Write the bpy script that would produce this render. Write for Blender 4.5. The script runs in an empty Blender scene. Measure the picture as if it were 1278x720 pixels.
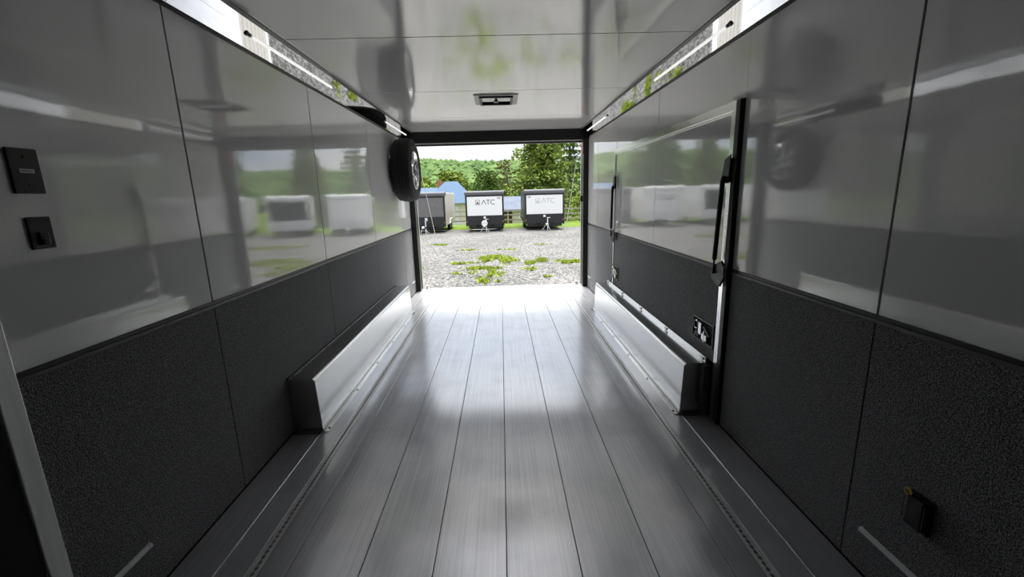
import bpy, bmesh, math, random
from mathutils import Vector, Matrix
random.seed(7)
S = bpy.context.scene
COL = S.collection
PI = math.pi

# ------------------------------------------------------------------ camera
def look_axes(p, y, r):
    cp, sp, cy, sy = math.cos(p), math.sin(p), math.cos(y), math.sin(y)
    fw = Vector((sy*cp, cy*cp, -sp)); rt = Vector((cy, -sy, 0)); up = rt.cross(fw)
    c, s = math.cos(r), math.sin(r)
    return rt*c + up*s, -rt*s + up*c, fw
cam_d = bpy.data.cameras.new('camera'); cam = bpy.data.objects.new('camera', cam_d); COL.objects.link(cam)
rt_, up_, fw_ = look_axes(.2119, .02, -.0275)
cam.matrix_world = Matrix(((rt_.x, up_.x, -fw_.x, .0194), (rt_.y, up_.y, -fw_.y, 0), (rt_.z, up_.z, -fw_.z, 1.306), (0, 0, 0, 1)))
cam_d.sensor_width = 36; cam_d.lens = 542.4/1278*36; cam_d.clip_start = .02; cam_d.clip_end = 3000
S.camera = cam

# ------------------------------------------------------------------ sky, sun, exposure
S.view_settings.view_transform = 'Standard'; S.view_settings.look = 'None'
S.view_settings.gamma = 1; S.view_settings.use_curve_mapping = False
S.view_settings.exposure = 2.17
W = bpy.data.worlds.new('overcast_sky'); S.world = W; W.use_nodes = True
nt = W.node_tree; nt.nodes.clear()
def N(nt, t, **k):
    n = nt.nodes.new(t)
    for a, v in k.items():
        if a in n.inputs: n.inputs[a].default_value = v
        else: setattr(n, a, v)
    return n
tc = N(nt, 'ShaderNodeTexCoord'); mp = N(nt, 'ShaderNodeMapping'); mp.inputs['Scale'].default_value = (1, 1, 5)
nz = N(nt, 'ShaderNodeTexNoise', Scale=2.6, Detail=6, Roughness=.55)
rp = N(nt, 'ShaderNodeValToRGB'); e = rp.color_ramp.elements
e[0].position = .36; e[0].color = (.66, .76, .90, 1); e[1].position = .56; e[1].color = (1.0, 1.0, 1.0, 1)
bg = N(nt, 'ShaderNodeBackground', Strength=1.05); wo = N(nt, 'ShaderNodeOutputWorld')
L = nt.links.new
L(tc.outputs['Generated'], mp.inputs['Vector']); L(mp.outputs['Vector'], nz.inputs['Vector'])
sx = N(nt, 'ShaderNodeSeparateXYZ'); L(tc.outputs['Generated'], sx.inputs[0])        # overcast: slightly brighter overhead
gr = N(nt, 'ShaderNodeMapRange'); L(sx.outputs['Z'], gr.inputs['Value']); gr.inputs['To Min'].default_value = .28; gr.inputs['To Max'].default_value = .64
L(gr.outputs['Result'], bg.inputs['Strength'])
L(nz.outputs['Fac'], rp.inputs['Fac']); L(rp.outputs['Color'], bg.inputs['Color']); L(bg.outputs['Background'], wo.inputs['Surface'])
sun_d = bpy.data.lights.new('sun', 'SUN'); sun_d.energy = 2.2; sun_d.angle = .7; sun_d.color = (1, .97, .92)
sun = bpy.data.objects.new('sun', sun_d); COL.objects.link(sun)
sun.rotation_euler = (math.radians(-21), 0, math.radians(-8))

S.cycles.max_bounces = 24; S.cycles.diffuse_bounces = 14; S.cycles.glossy_bounces = 14

# ------------------------------------------------------------------ mesh helpers
class MB:
    def __init__(s): s.bm = bmesh.new(); s.uv = None
    def box(s, x0, x1, y0, y1, z0, z1):
        v = [s.bm.verts.new((x, y, z)) for x in (x0, x1) for y in (y0, y1) for z in (z0, z1)]
        for f in ((0,1,3,2),(4,6,7,5),(0,4,5,1),(2,3,7,6),(0,2,6,4),(1,5,7,3)): s.bm.faces.new([v[i] for i in f])
        return s
    def prism(s, poly, axis, a, b):
        def P(u, w, t): return {0:(t,u,w), 1:(u,t,w), 2:(u,w,t)}[axis]
        A = [s.bm.verts.new(P(u, w, a)) for u, w in poly]; B = [s.bm.verts.new(P(u, w, b)) for u, w in poly]
        n = len(poly)
        for i in range(n): s.bm.faces.new((A[i], A[(i+1)%n], B[(i+1)%n], B[i]))
        s.bm.faces.new(A); s.bm.faces.new(B[::-1])
        return s
    def bar(s, p, q, w, h=None, up=(0,0,1)):
        p, q = Vector(p), Vector(q); d = (q-p).normalized(); u = Vector(up)
        if abs(d.dot(u)) > .95: u = Vector((1,0,0))
        a = d.cross(u).normalized()*w/2; b = a.cross(d).normalized()*(h or w)/2
        V = [s.bm.verts.new(c+i*a+j*b) for c in (p, q) for i, j in ((-1,-1),(1,-1),(1,1),(-1,1))]
        for f in ((0,1,2,3),(7,6,5,4),(0,4,5,1),(1,5,6,2),(2,6,7,3),(3,7,4,0)): s.bm.faces.new([V[i] for i in f])
        return s
    def tube(s, pts, r, n=10, cap=True):
        pts = [Vector(p) for p in pts]; R = r if isinstance(r, (list, tuple)) else [r]*len(pts); rings = []
        for i, p in enumerate(pts):
            d = (pts[min(i+1, len(pts)-1)] - pts[max(i-1, 0)]).normalized()
            u = Vector((0,0,1)) if abs(d.z) < .9 else Vector((1,0,0))
            a = d.cross(u).normalized(); b = a.cross(d)
            rings.append([s.bm.verts.new(p + (a*math.cos(2*PI*k/n) + b*math.sin(2*PI*k/n))*R[i]) for k in range(n)])
        for A, B in zip(rings, rings[1:]):
            for k in range(n): s.bm.faces.new((A[k], A[(k+1)%n], B[(k+1)%n], B[k]))
        if cap: s.bm.faces.new(rings[0][::-1]); s.bm.faces.new(rings[-1])
        return s
    def lathe(s, prof, n, c, axis=0, rad=None, close=False):
        """prof: list of (t along axis, radius); rad(k,i) scales a radius"""
        rings = []
        for i, (t, r) in enumerate(prof):
            ring = []
            for k in range(n):
                a = 2*PI*k/n; q = r*(rad(k, i) if rad else 1)
                o = {0:(t, q*math.cos(a), q*math.sin(a)), 1:(q*math.cos(a), t, q*math.sin(a)), 2:(q*math.cos(a), q*math.sin(a), t)}[axis]
                ring.append(s.bm.verts.new(Vector(c)+Vector(o)))
            rings.append(ring)
        pr = list(zip(rings, rings[1:])) + ([(rings[-1], rings[0])] if close else [])
        for A, B in pr:
            for k in range(n): s.bm.faces.new((A[k], A[(k+1)%n], B[(k+1)%n], B[k]))
        if not close:
            s.bm.faces.new(rings[0][::-1]); s.bm.faces.new(rings[-1])
        return s
    def quad(s, pts): s.bm.faces.new([s.bm.verts.new(p) for p in pts]); return s
def offs(root):
    o = Vector((0,0,0))
    while root: o += root.location; root = root.parent
    return o
def obj(name, mb, mat, parent=None, bev=0, smooth=False, seg=2, local=False, uv=False):
    """links the collected geometry as one mesh object; world coordinates unless local"""
    bm = mb.bm
    bmesh.ops.recalc_face_normals(bm, faces=bm.faces)
    if bev:
        ed = [e for e in bm.edges if len(e.link_faces) == 2 and e.calc_face_angle(0) > .5]
        bmesh.ops.bevel(bm, geom=ed, offset=bev, segments=seg, affect='EDGES', profile=.5)
    if parent and not local: bmesh.ops.translate(bm, verts=bm.verts, vec=-offs(parent))
    if uv:
        l = bm.loops.layers.uv.new('grain')
        for f in bm.faces:
            for lp in f.loops: lp[l].uv = (lp.vert.co.x, lp.vert.co.y + lp.vert.co.z*.7)
    me = bpy.data.meshes.new(name); bm.to_mesh(me); bm.free()
    if smooth:
        me.polygons.foreach_set('use_smooth', [True]*len(me.polygons)); me.set_sharp_from_angle(angle=.6)
    me.materials.append(mat)
    o = bpy.data.objects.new(name, me); COL.objects.link(o)
    if parent: o.parent = parent
    return o
def tag(o, label, cat, group=None, kind=None):
    if label: o['label'] = label
    if cat: o['category'] = cat
    if group: o['group'] = group
    if kind: o['kind'] = kind
    return o
def thing(name, label, cat, loc=(0,0,0), group=None):
    o = bpy.data.objects.new(name, None); o.location = loc; o.empty_display_size = .1; COL.objects.link(o)
    return tag(o, label, cat, group)
def struct(name, label, loc=(0,0,0), cat='structure'):
    return tag(thing(name, label, cat, loc), None, None, None, 'structure')
def inst(name, src, parent, loc):
    o = src.copy(); o.name = name; COL.objects.link(o); o.parent = parent; o.location = loc; return o
def copy_thing(src, loc, label):
    r = src.copy(); COL.objects.link(r); r.location = loc; r['label'] = label
    for c in src.children:
        d = c.copy(); COL.objects.link(d); d.parent = r
        for g in c.children:
            h = g.copy(); COL.objects.link(h); h.parent = d
    return r

# ------------------------------------------------------------------ materials
def mat(name, col, rough=.5, metal=0, ior=1.45, spec=.5, **k):
    m = bpy.data.materials.new(name); m.use_nodes = True; b = m.node_tree.nodes['Principled BSDF']
    b.inputs['Base Color'].default_value = (*col, 1); b.inputs['Roughness'].default_value = rough
    b.inputs['Metallic'].default_value = metal; b.inputs['IOR'].default_value = ior
    b.inputs['Specular IOR Level'].default_value = spec
    for a, v in k.items(): b.inputs[a].default_value = v
    return m
def vary(m, c0, c1, scale=(1,1,1), nscale=5, detail=3, lo=.35, hi=.65, coord='Object', bump=0, bscale=None, rough=None, dist=.01, tex='noise'):
    """mixes two colours with noise, optional bump of its own scale, optional roughness range"""
    nt = m.node_tree; b = nt.nodes['Principled BSDF']; L = nt.links.new
    tc = N(nt, 'ShaderNodeTexCoord'); mp = N(nt, 'ShaderNodeMapping'); mp.inputs['Scale'].default_value = scale
    L(tc.outputs[coord], mp.inputs['Vector'])
    n = N(nt, 'ShaderNodeTexNoise', Scale=nscale, Detail=detail); L(mp.outputs['Vector'], n.inputs['Vector'])
    r = N(nt, 'ShaderNodeValToRGB'); r.color_ramp.elements[0].position = lo; r.color_ramp.elements[1].position = hi
    r.color_ramp.elements[0].color = (*c0, 1); r.color_ramp.elements[1].color = (*c1, 1)
    L(n.outputs['Fac'], r.inputs['Fac']); L(r.outputs['Color'], b.inputs['Base Color'])
    if rough:
        q = N(nt, 'ShaderNodeMapRange'); q.inputs['To Min'].default_value, q.inputs['To Max'].default_value = rough
        q.inputs['From Min'].default_value = .3; q.inputs['From Max'].default_value = .7
        L(n.outputs['Fac'], q.inputs['Value']); L(q.outputs['Result'], b.inputs['Roughness'])
    if bump:
        h = n
        if bscale:
            h = N(nt, 'ShaderNodeTexNoise', Scale=bscale, Detail=2); L(mp.outputs['Vector'], h.inputs['Vector'])
        u = N(nt, 'ShaderNodeBump', Strength=bump, Distance=dist); L(h.outputs['Fac'], u.inputs['Height']); L(u.outputs['Normal'], b.inputs['Normal'])
    return m
M = {}
M['panel'] = vary(mat('gloss_grey_panel', (.6,.6,.6), .05, .12, ior=1.75), (.80,.80,.80), (.84,.84,.835), nscale=260, detail=2, bump=.012, bscale=9, dist=.02)
M['ceil'] = vary(mat('gloss_white_panel', (.8,.8,.8), .10, .35, ior=2.0), (.84,.84,.84), (.87,.87,.865), scale=(1,.4,1), nscale=200, bump=.015, bscale=11, dist=.02)
M['carpet'] = vary(mat('charcoal_carpet', (.02,.02,.022), 1, spec=.1), (.008,.008,.009), (.44,.44,.47), nscale=270, detail=5, lo=.42, hi=.70, bump=.5, bscale=300, dist=.006)
M['carpet'].node_tree.nodes['Principled BSDF'].inputs['Sheen Weight'].default_value = .5
M['black'] = mat('black_plastic', (.008,.008,.009), .42)
M['blackgloss'] = mat('black_enamel', (.01,.01,.011), .3)
M['gap'] = mat('black_seam_backing', (.006,.006,.006), .8)
M['greylip'] = mat('dark_grey_lip', (.10,.10,.105), .4)
M['mirror'] = mat('polished_aluminium', (.42,.43,.44), .03, 1)
M['alu'] = vary(mat('aluminium', (.7,.7,.7), .3, 1), (.76,.76,.75), (.82,.82,.81), scale=(2,.3,2), nscale=3, rough=(.2,.26))
M['box'] = vary(mat('sheet_aluminium', (.7,.7,.7), .25, 1), (.58,.58,.575), (.63,.63,.62), scale=(1,.3,1), nscale=4, rough=(.19,.25))
M['rail'] = mat('track_rail', (.85,.85,.84), .5, .55)
M['anod'] = vary(mat('clear_anodised_strip', (.9,.9,.9), .4, .35), (.86,.87,.86), (.96,.96,.95), scale=(8,8,1), nscale=6)
M['white'] = mat('white_gelcoat', (.80,.80,.80), .25)
M['led'] = mat('led_diffuser', (.85,.86,.87), .3)
b = M['led'].node_tree.nodes['Principled BSDF']; b.inputs['Emission Color'].default_value = (1, .99, .97, 1); b.inputs['Emission Strength'].default_value = .16
M['rubber'] = mat('tyre_rubber', (.012,.012,.013), .75)
M['rim'] = mat('machined_alloy', (.62,.62,.63), .28, 1)
M['rimdark'] = mat('dark_alloy', (.03,.03,.03), .35, .5)
M['yellow'] = mat('yellow_tag', (.62,.50,.06), .5)
M['red'] = mat('red_lens', (.55,.02,.015), .2)
M['clear'] = mat('frosted_lamp_lens', (.92,.93,.94), .25)
M['cable'] = mat('steel_cable', (.6,.6,.58), .4, .7)

# brushed plank: grain runs along Y, so the gloss spreads across it
def plank_mat(name, lo, hi, r0, r1):
    m = mat(name, (.6,.6,.6), .3, 1); nt = m.node_tree; b = nt.nodes['Principled BSDF']; L = nt.links.new
    tc = N(nt, 'ShaderNodeTexCoord'); oi = N(nt, 'ShaderNodeObjectInfo')
    ad = N(nt, 'ShaderNodeVectorMath', operation='ADD'); cb = N(nt, 'ShaderNodeCombineXYZ')
    ml = N(nt, 'ShaderNodeMath', operation='MULTIPLY'); ml.inputs[1].default_value = 37
    L(oi.outputs['Random'], ml.inputs[0]); L(ml.outputs[0], cb.inputs['X']); L(ml.outputs[0], cb.inputs['Y'])
    L(tc.outputs['Object'], ad.inputs[0]); L(cb.outputs[0], ad.inputs[1])
    mp = N(nt, 'ShaderNodeMapping'); mp.inputs['Scale'].default_value = (1, .012, 1); L(ad.outputs[0], mp.inputs['Vector'])
    n1 = N(nt, 'ShaderNodeTexNoise', Scale=105, Detail=5, Roughness=.65); L(mp.outputs['Vector'], n1.inputs['Vector'])
    r = N(nt, 'ShaderNodeValToRGB'); r.color_ramp.elements[0].position = .3; r.color_ramp.elements[1].position = .7
    r.color_ramp.elements[0].color = (*lo, 1); r.color_ramp.elements[1].color = (*hi, 1)
    L(n1.outputs['Fac'], r.inputs['Fac'])
    n2 = N(nt, 'ShaderNodeTexNoise', Scale=5, Detail=5); L(ad.outputs[0], n2.inputs['Vector'])   # scuffs
    mx = N(nt, 'ShaderNodeMix', data_type='RGBA', blend_type='MULTIPLY'); mx.inputs['Factor'].default_value = .25
    r2 = N(nt, 'ShaderNodeValToRGB'); r2.color_ramp.elements[0].position = .3; r2.color_ramp.elements[1].position = .55
    r2.color_ramp.elements[0].color = (.6,.6,.6,1); L(n2.outputs['Fac'], r2.inputs['Fac'])
    L(r.outputs['Color'], mx.inputs['A']); L(r2.outputs['Color'], mx.inputs['B']); L(mx.outputs['Result'], b.inputs['Base Color'])
    q = N(nt, 'ShaderNodeMapRange'); q.inputs['From Min'].default_value = .3; q.inputs['From Max'].default_value = .7
    q.inputs['To Min'].default_value = r0; q.inputs['To Max'].default_value = r1
    L(n1.outputs['Fac'], q.inputs['Value']); L(q.outputs['Result'], b.inputs['Roughness'])
    u = N(nt, 'ShaderNodeBump', Strength=.03, Distance=.003); L(n1.outputs['Fac'], u.inputs['Height']); L(u.outputs['Normal'], b.inputs['Normal'])
    tg = N(nt, 'ShaderNodeTangent', direction_type='UV_MAP', uv_map='grain'); L(tg.outputs[0], b.inputs['Tangent'])
    b.inputs['Anisotropic'].default_value = .55
    # a second, broader lobe from the mill finish
    b2 = N(nt, 'ShaderNodeBsdfPrincipled', Roughness=.56, Metallic=.7); L(mx.outputs['Result'], b2.inputs['Base Color']); L(u.outputs['Normal'], b2.inputs['Normal'])
    ms = N(nt, 'ShaderNodeMixShader', Fac=.60); out = nt.nodes['Material Output']
    L(b.outputs[0], ms.inputs[1]); L(b2.outputs[0], ms.inputs[2]); L(ms.outputs[0], out.inputs['Surface'])
    return m
M['plank'] = plank_mat('brushed_plank', (.64,.645,.67), (.83,.835,.86), .12, .20)

# ------------------------------------------------------------------ trailer shell
Y0, Y1 = -1.9, 6.25          # nose wall to rear sill
HW, ZC = 1.22, 2.14
# floor of extruded planks
fl = struct('floor', 'brushed aluminium plank floor of the trailer', cat='floor')
obj('subfloor', MB().box(-HW-.05, HW+.05, Y0, Y1-.02, -.10, -.012), M['gap'], fl)
LEN = Y1-Y0
def plank_mesh(w):
    g = .0013; c = .0012; t = .012
    poly = [(-w/2+g, -t), (-w/2+g, -c), (-w/2+g+c, 0)]
    poly += [(w/2-g-c, 0), (w/2-g, -c), (w/2-g, -t)]
    return MB().prism(poly, 1, -LEN/2, LEN/2)
SP = .2638
p0 = obj('floor_plank', plank_mesh(SP), M['plank'], fl, local=True, uv=True)
xs = [SP*(k+.5) for k in (-3,-2,-1,0,1,2)]
p0.location = (xs[0], (Y0+Y1)/2, 0)
for x in xs[1:]: inst('floor_plank', p0, fl, (x, (Y0+Y1)/2, 0))
# outer planks are split by the recessed track
TX = .916                                    # track centre
for s in (-1, 1):
    for a, b_ in ((.7914, TX-.022), (TX+.022, 1.055), (1.055, 1.215)):
        w = b_-a; pr = plank_mesh(w) if w > .1 else MB().box(-w/2+.001, w/2-.001, -LEN/2, LEN/2, -.012, 0)
        o = obj('floor_plank', pr, M['plank'], fl, local=True, uv=True); o.location = (s*(a+b_)/2, (Y0+Y1)/2, 0)
    o = obj('joint_bead', MB().prism([(-.004,0),(-.002,.004),(.002,.004),(.004,0)], 1, -LEN/2, LEN/2), M['alu'], fl, local=True)
    o.location = (s*1.055, (Y0+Y1)/2, -.0005)
obj('sill_plate', MB().box(-1.15, 1.15, Y1-.02, Y1+.035, -.10, -.002), M['alu'], fl, bev=.003)
# airline tie-down tracks: scalloped slot
def track(s, label):
    t = thing('tie_down_track', label, 'track', (s*TX, (Y0+Y1)/2, -.012), 'floor tie-down tracks')
    y0 = -.4; pitch = .0254; n = int((Y1-.05-y0)/pitch)
    for side in (-1, 1):
        m = MB(); ins = []; K = 6
        for i in range(n):
            for k in range(K):
                u = k/K; d = .0012 + (.0062*math.sin(PI*min(1, u/.72)) if u < .72 else 0)
                ins.append((d, y0+(i+u)*pitch))
        prev = None
        for d, y in ins:
            v = [m.bm.verts.new(p) for p in ((s*TX+side*d, y, -.001), (s*TX+side*.0215, y, -.001), (s*TX+side*d, y, -.009))]
            if prev: m.bm.faces.new((prev[0], prev[1], v[1], v[0])); m.bm.faces.new((prev[2], prev[0], v[0], v[2]))
            prev = v
        obj('slotted_rail', m, M['rail'], t)
    obj('channel', MB().box(s*TX-.0215, s*TX+.0215, y0, Y1-.05, -.0118, -.0095), M['gap'], t)
track(-1, 'slotted metal tie-down track sunk in the floor beside the left wheel box')
track(1, 'slotted metal tie-down track sunk in the floor beside the right wheel box')

# walls
ZM, ZT = .8974, 2.0316
def wall(side, seams, skip=None):
    s = -1 if side == 'left' else 1
    w = struct('wall_'+side, {'left':'left trailer wall, glossy grey panels over charcoal carpet','right':'right trailer wall, glossy grey panels over charcoal carpet around the escape door'}[side], cat='wall')
    X = s*HW
    def bx(m, d0, d1, *r): return m.box(min(X+s*d0, X+s*d1), max(X+s*d0, X+s*d1), *r)
    m = MB(); bx(m, .006, .055, Y0, Y1, -.10, 2.25); obj('backing', m, M['gap'], w)
    m = MB(); bx(m, .055, .065, Y0-.1, Y1+.02, -.12, 2.27); obj('outer_skin', m, M['white'], w)
    ys = [Y0]+seams+[6.06]
    for a, b_ in zip(ys, ys[1:]):
        g = .0042
        for name, z0, z1, mt, d in (('wall_panel', ZM, ZT, M['panel'], 0), ('carpet_panel', .004, ZM-.026, M['carpet'], -.002)):
            cuts = [(a+g, b_-g, z0, z1)]
            if name == 'carpet_panel': cuts = [(a+.0016, b_-.0016, z0, z1)]
            if skip:
                new = []
                sy0, sy1, sz1 = skip
                for (c, d_, e0, e1) in cuts:
                    if d_ <= sy0 or c >= sy1: new.append((c, d_, e0, e1)); continue
                    if c < sy0: new.append((c, sy0, e0, e1))
                    if d_ > sy1: new.append((sy1, d_, e0, e1))
                    if e1 > sz1: new.append((max(c, sy0), min(d_, sy1), max(sz1, e0), e1))
                cuts = new
            for c in cuts:
                if c[1]-c[0] < .01: continue
                m = MB(); bx(m, d, .008, *c); obj(name, m, mt, w, bev=.0008 if mt is M['panel'] else .0015, seg=1)
    spans = [(Y0, 6.06)] if not skip else [(Y0, skip[0]), (skip[1], 6.06)]
    for a, b_ in spans:
        m = MB(); bx(m, -.004, .008, a, b_, ZM-.013, ZM); obj('seam_strip', m, M['black'], w)
        m = MB(); bx(m, -.009, .008, a, b_, ZM-.026, ZM-.013); obj('carpet_lip', m, M['greylip'], w, bev=.003)
    # black trim below the sloped cove
    m = MB(); bx(m, -.006, .008, Y0, 6.06, ZT, ZT+.019); obj('cove_trim', m, M['black'], w, bev=.002)
    return w
wall('left', [1.83-1.2465, 1.83, 3.073, 4.323, 5.53])
DY0, DY1, DZ1 = 2.215, 4.625, 1.735
wall('right', [.1, 1.32, 3.415, 4.6, 5.47], (DY0, DY1, DZ1))
nose = struct('wall_back', 'plain nose wall behind the camera', cat='wall')
obj('nose_panel', MB().box(-HW, HW, Y0-.05, Y0, 0, ZC), M['gap'], nose)
# ceiling panels
ce = struct('ceiling', 'glossy pale ceiling panels with black joints', cat='ceiling')
obj('roof_deck', MB().box(-HW-.05, HW+.05, Y0-.05, Y1, ZC+.008, ZC+.06), M['gap'], ce)
obj('roof_skin', MB().box(-HW-.065, HW+.065, Y0-.1, Y1+.02, ZC+.06, ZC+.07), M['white'], ce)
ys = [Y0, -1.11, .11, 1.33, 2.552, 3.795, 4.985, 6.03]
for a, b_ in zip(ys, ys[1:]):
    obj('ceiling_panel', MB().box(-1.10, 1.10, a+.0042, b_-.0042, ZC, ZC+.008), M['ceil'], ce, bev=.0006, seg=1)
# sloped polished coves with their trims
def cove(side):
    s = -1 if side == 'left' else 1
    t = struct('trim_1' if s < 0 else 'trim_2', 'polished sloped cove along the %s ceiling edge' % side, cat='trim')
    P, Q = (s*1.216, 2.047), (s*1.124, 2.139); nx, nz_ = s*.7071*.006, .7071*.006
    for a, b_ in ((Y0, -.6), (-.6, 1.85), (1.85, 4.3), (4.3, 6.03)):
        poly = [P, Q, (Q[0]+nx, Q[1]+nz_), (P[0]+nx, P[1]+nz_)]
        obj('cove_panel', MB().prism(poly, 1, a+.0015, b_-.0015), M['mirror'], t)
    m = MB().box(min(s*1.098, s*1.128), max(s*1.098, s*1.128), Y0, 6.03, ZC-.005, ZC+.008)
    obj('edge_trim', m, M['greylip'], t, bev=.0015)
    m = MB().box(min(s*1.126, s*1.24), max(s*1.126, s*1.24), Y0, 6.03, ZC+.012, ZC+.02); obj('cove_backing', m, M['gap'], t)
cove('left'); cove('right')
# rear opening: header and jambs
fr = struct('trim_3', 'black header beam and jambs round the rear opening', cat='trim')
obj('header_beam', MB().box(-HW, HW, 6.03, 6.24, 2.0, ZC+.05), M['blackgloss'], fr, bev=.006)
obj('header_lip', MB().box(-1.15, 1.15, 6.2, 6.26, 1.985, 2.0), M['blackgloss'], fr, bev=.003)
for s in (-1, 1):
    j = obj('jamb', MB().box(min(s*1.152, s*HW), max(s*1.152, s*HW), 6.06, 6.245, 0, 2.0), M['blackgloss'], fr, bev=.004)
    obj('jamb_edge', MB().box(min(s*1.150, s*1.157), max(s*1.150, s*1.157), 6.235, 6.262, 0, 2.0), M['white'], fr)
    obj('hinge_block', MB().box(s*1.09-.018, s*1.09+.018, 6.22, 6.27, -.002, .05).box(s*1.09-.03, s*1.09+.03, 6.24, 6.262, -.002, .012), M['white'], fr, bev=.004)
obj('red_lens', MB().box(1.143, 1.154, 6.08, 6.15, 1.82, 1.985), M['red'], fr, bev=.004)
obj('jamb_latch', MB().box(1.135, 1.153, 6.13, 6.19, 1.19, 1.27).box(1.128, 1.14, 6.15, 6.17, 1.21, 1.25), M['black'], fr, bev=.003)

# side door edge by the camera: anodised strip and a black recess behind it
sd = struct('door_2', 'closed side door at left beside the camera with pale metal edge strip', cat='door')
obj('edge_strip', MB().box(-1.222, -1.208, 1.0, 1.052, .004, ZT), M['anod'], sd, bev=.0025)
obj('door_leaf', MB().box(-1.219, -1.211, .1, .995, .01, ZM+.1), M['gap'], sd)
obj('door_leaf_upper', MB().box(-1.219, -1.212, .1, .995, ZM+.105, ZT-.01), M['panel'], sd)

# ------------------------------------------------------------------ escape door in the right wall
ed = struct('door_1', 'escape door in the right wall, glossy panel over carpet in a pale metal frame', cat='door')
for a, b_ in ((DY0+.06, 3.4135), (3.4165, DY1-.03)): obj('door_panel', MB().box(1.214, 1.226, a, b_, ZM, DZ1-.045), M['panel'], ed, bev=.0006, seg=1)
obj('door_carpet', MB().box(1.212, 1.226, DY0+.06, DY1-.03, .33, ZM-.022), M['carpet'], ed, bev=.003)
obj('seam_strip', MB().box(1.211, 1.226, DY0+.06, DY1-.03, ZM-.012, ZM), M['black'], ed)
obj('carpet_lip', MB().box(1.206, 1.226, DY0+.06, DY1-.03, ZM-.022, ZM-.012), M['greylip'], ed, bev=.002)
m = MB().box(1.203, 1.226, DY0+.045, DY1-.002, DZ1-.045, DZ1)
tr = obj('frame_top', m, M['alu'], ed, bev=.002)
obj('frame_bead', MB().box(1.208, 1.226, DY0+.1, DY1-.03, DZ1-.058, DZ1-.046), M['alu'], ed, bev=.002)
obj('frame_near', MB().box(1.203, 1.226, DY0+.045, DY0+.095, .34, DZ1-.046), M['alu'], ed, bev=.002)
obj('frame_far', MB().box(1.205, 1.226, DY1-.03, DY1-.002, .34, DZ1-.046), M['alu'], ed, bev=.002)
obj('near_seal', MB().box(1.195, 1.226, DY0, DY0+.044, .004, DZ1), M['black'], ed, bev=.005)
obj('lower_post', MB().box(1.205, 1.226, DY0+.045, DY0+.10, .004, .338), M['greylip'], ed, bev=.003)
obj('back_skin', MB().box(1.2265, 1.2285, DY0, DY1, .004, DZ1), M['gap'], ed)
# latch recesses
def latch(yc):
    zc = .478; h = obj('latch_frame', MB().box(1.203, 1.213, yc-.135, yc+.135, zc-.072, zc-.06).box(1.203, 1.213, yc-.135, yc+.135, zc+.06, zc+.072)
        .box(1.203, 1.213, yc-.135, yc-.123, zc-.06, zc+.06).box(1.203, 1.213, yc+.123, yc+.135, zc-.06, zc+.06), M['greylip'], ed, bev=.002)
    obj('latch_recess', MB().box(1.209, 1.2125, yc-.124, yc+.124, zc-.061, zc+.061), M['gap'], h)
    obj('latch_ring', MB().lathe([(-.004,.022),(-.006,.026),(0,.03),(.004,.026),(.004,.022)], 16, (1.205, yc+.085, zc+.018), 0, close=True), M['alu'], h, smooth=True)
    obj('latch_plate', MB().box(1.197, 1.209, yc+.005, yc+.045, zc-.03, zc+.045), M['alu'], h, bev=.004)
    obj('latch_block', MB().box(1.195, 1.209, yc-.07, yc-.005, zc-.05, zc-.01).box(1.193, 1.2, yc-.045, yc-.03, zc-.06, zc+.01), M['alu'], h, bev=.004)
    obj('latch_lever', MB().tube([(1.2, yc+.09, zc-.05), (1.198, yc+.07, zc-.02), (1.2, yc+.05, zc-.045)], .006, 8).tube([(1.2, yc-.02, zc+.03), (1.2, yc-.09, zc-.01)], .004, 8), M['rim'], h, smooth=True)
latch(2.468); latch(4.52)
# gas struts
def strut(o, lab):
    t = thing('gas_strut', lab, 'gas strut', (1.18, 2.3+o, .87), 'gas struts on the escape door')
    P = lambda *q: [(y+o, z) for y, z in q]
    obj('upper_bracket', MB().prism(P((2.243,1.478),(2.302,1.455),(2.322,1.37),(2.31,1.335),(2.25,1.335)), 0, 1.180, 1.186).box(1.1865, 1.203, 2.262+o, 2.300+o, 1.34, 1.46), M['black'], t, bev=.002)
    obj('pivot', MB().tube([(1.186, 2.285+o, 1.36), (1.165, 2.285+o, 1.36)], .010, 10), M['rimdark'], t)
    obj('cylinder', MB().tube([(1.170, 2.285+o, 1.372), (1.170, 2.286+o, 1.35), (1.172, 2.319+o, .94), (1.172, 2.320+o, .93)], [.007,.0125,.0125,.008], 14), M['black'], t, smooth=True)
    obj('rod', MB().tube([(1.172, 2.319+o, .935), (1.172, 2.325+o, .86)], .005, 10), M['black'], t, smooth=True)
    hx = P((2.352,.862),(2.318,.905),(2.262,.932),(2.226,.905),(2.222,.85),(2.262,.795),(2.350,.818))
    br = obj('lower_bracket', MB().prism(hx, 0, 1.177, 1.182).tube([(1.18, 2.325+o, .862), (1.164, 2.325+o, .862)], .008, 10), M['black'], t)
    cy, cz = 2.285+o, .865
    obj('bracket_edge', MB().prism([(cy+(y-cy)*1.06, cz+(z-cz)*1.06) for y, z in hx], 0, 1.1825, 1.187).box(1.187, 1.203, 2.262+o, 2.305+o, .83, .89), M['alu'], br)
strut(0, 'black gas strut at the near edge of the escape door')
strut(2.262, 'black gas strut at the far edge of the escape door')

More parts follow.
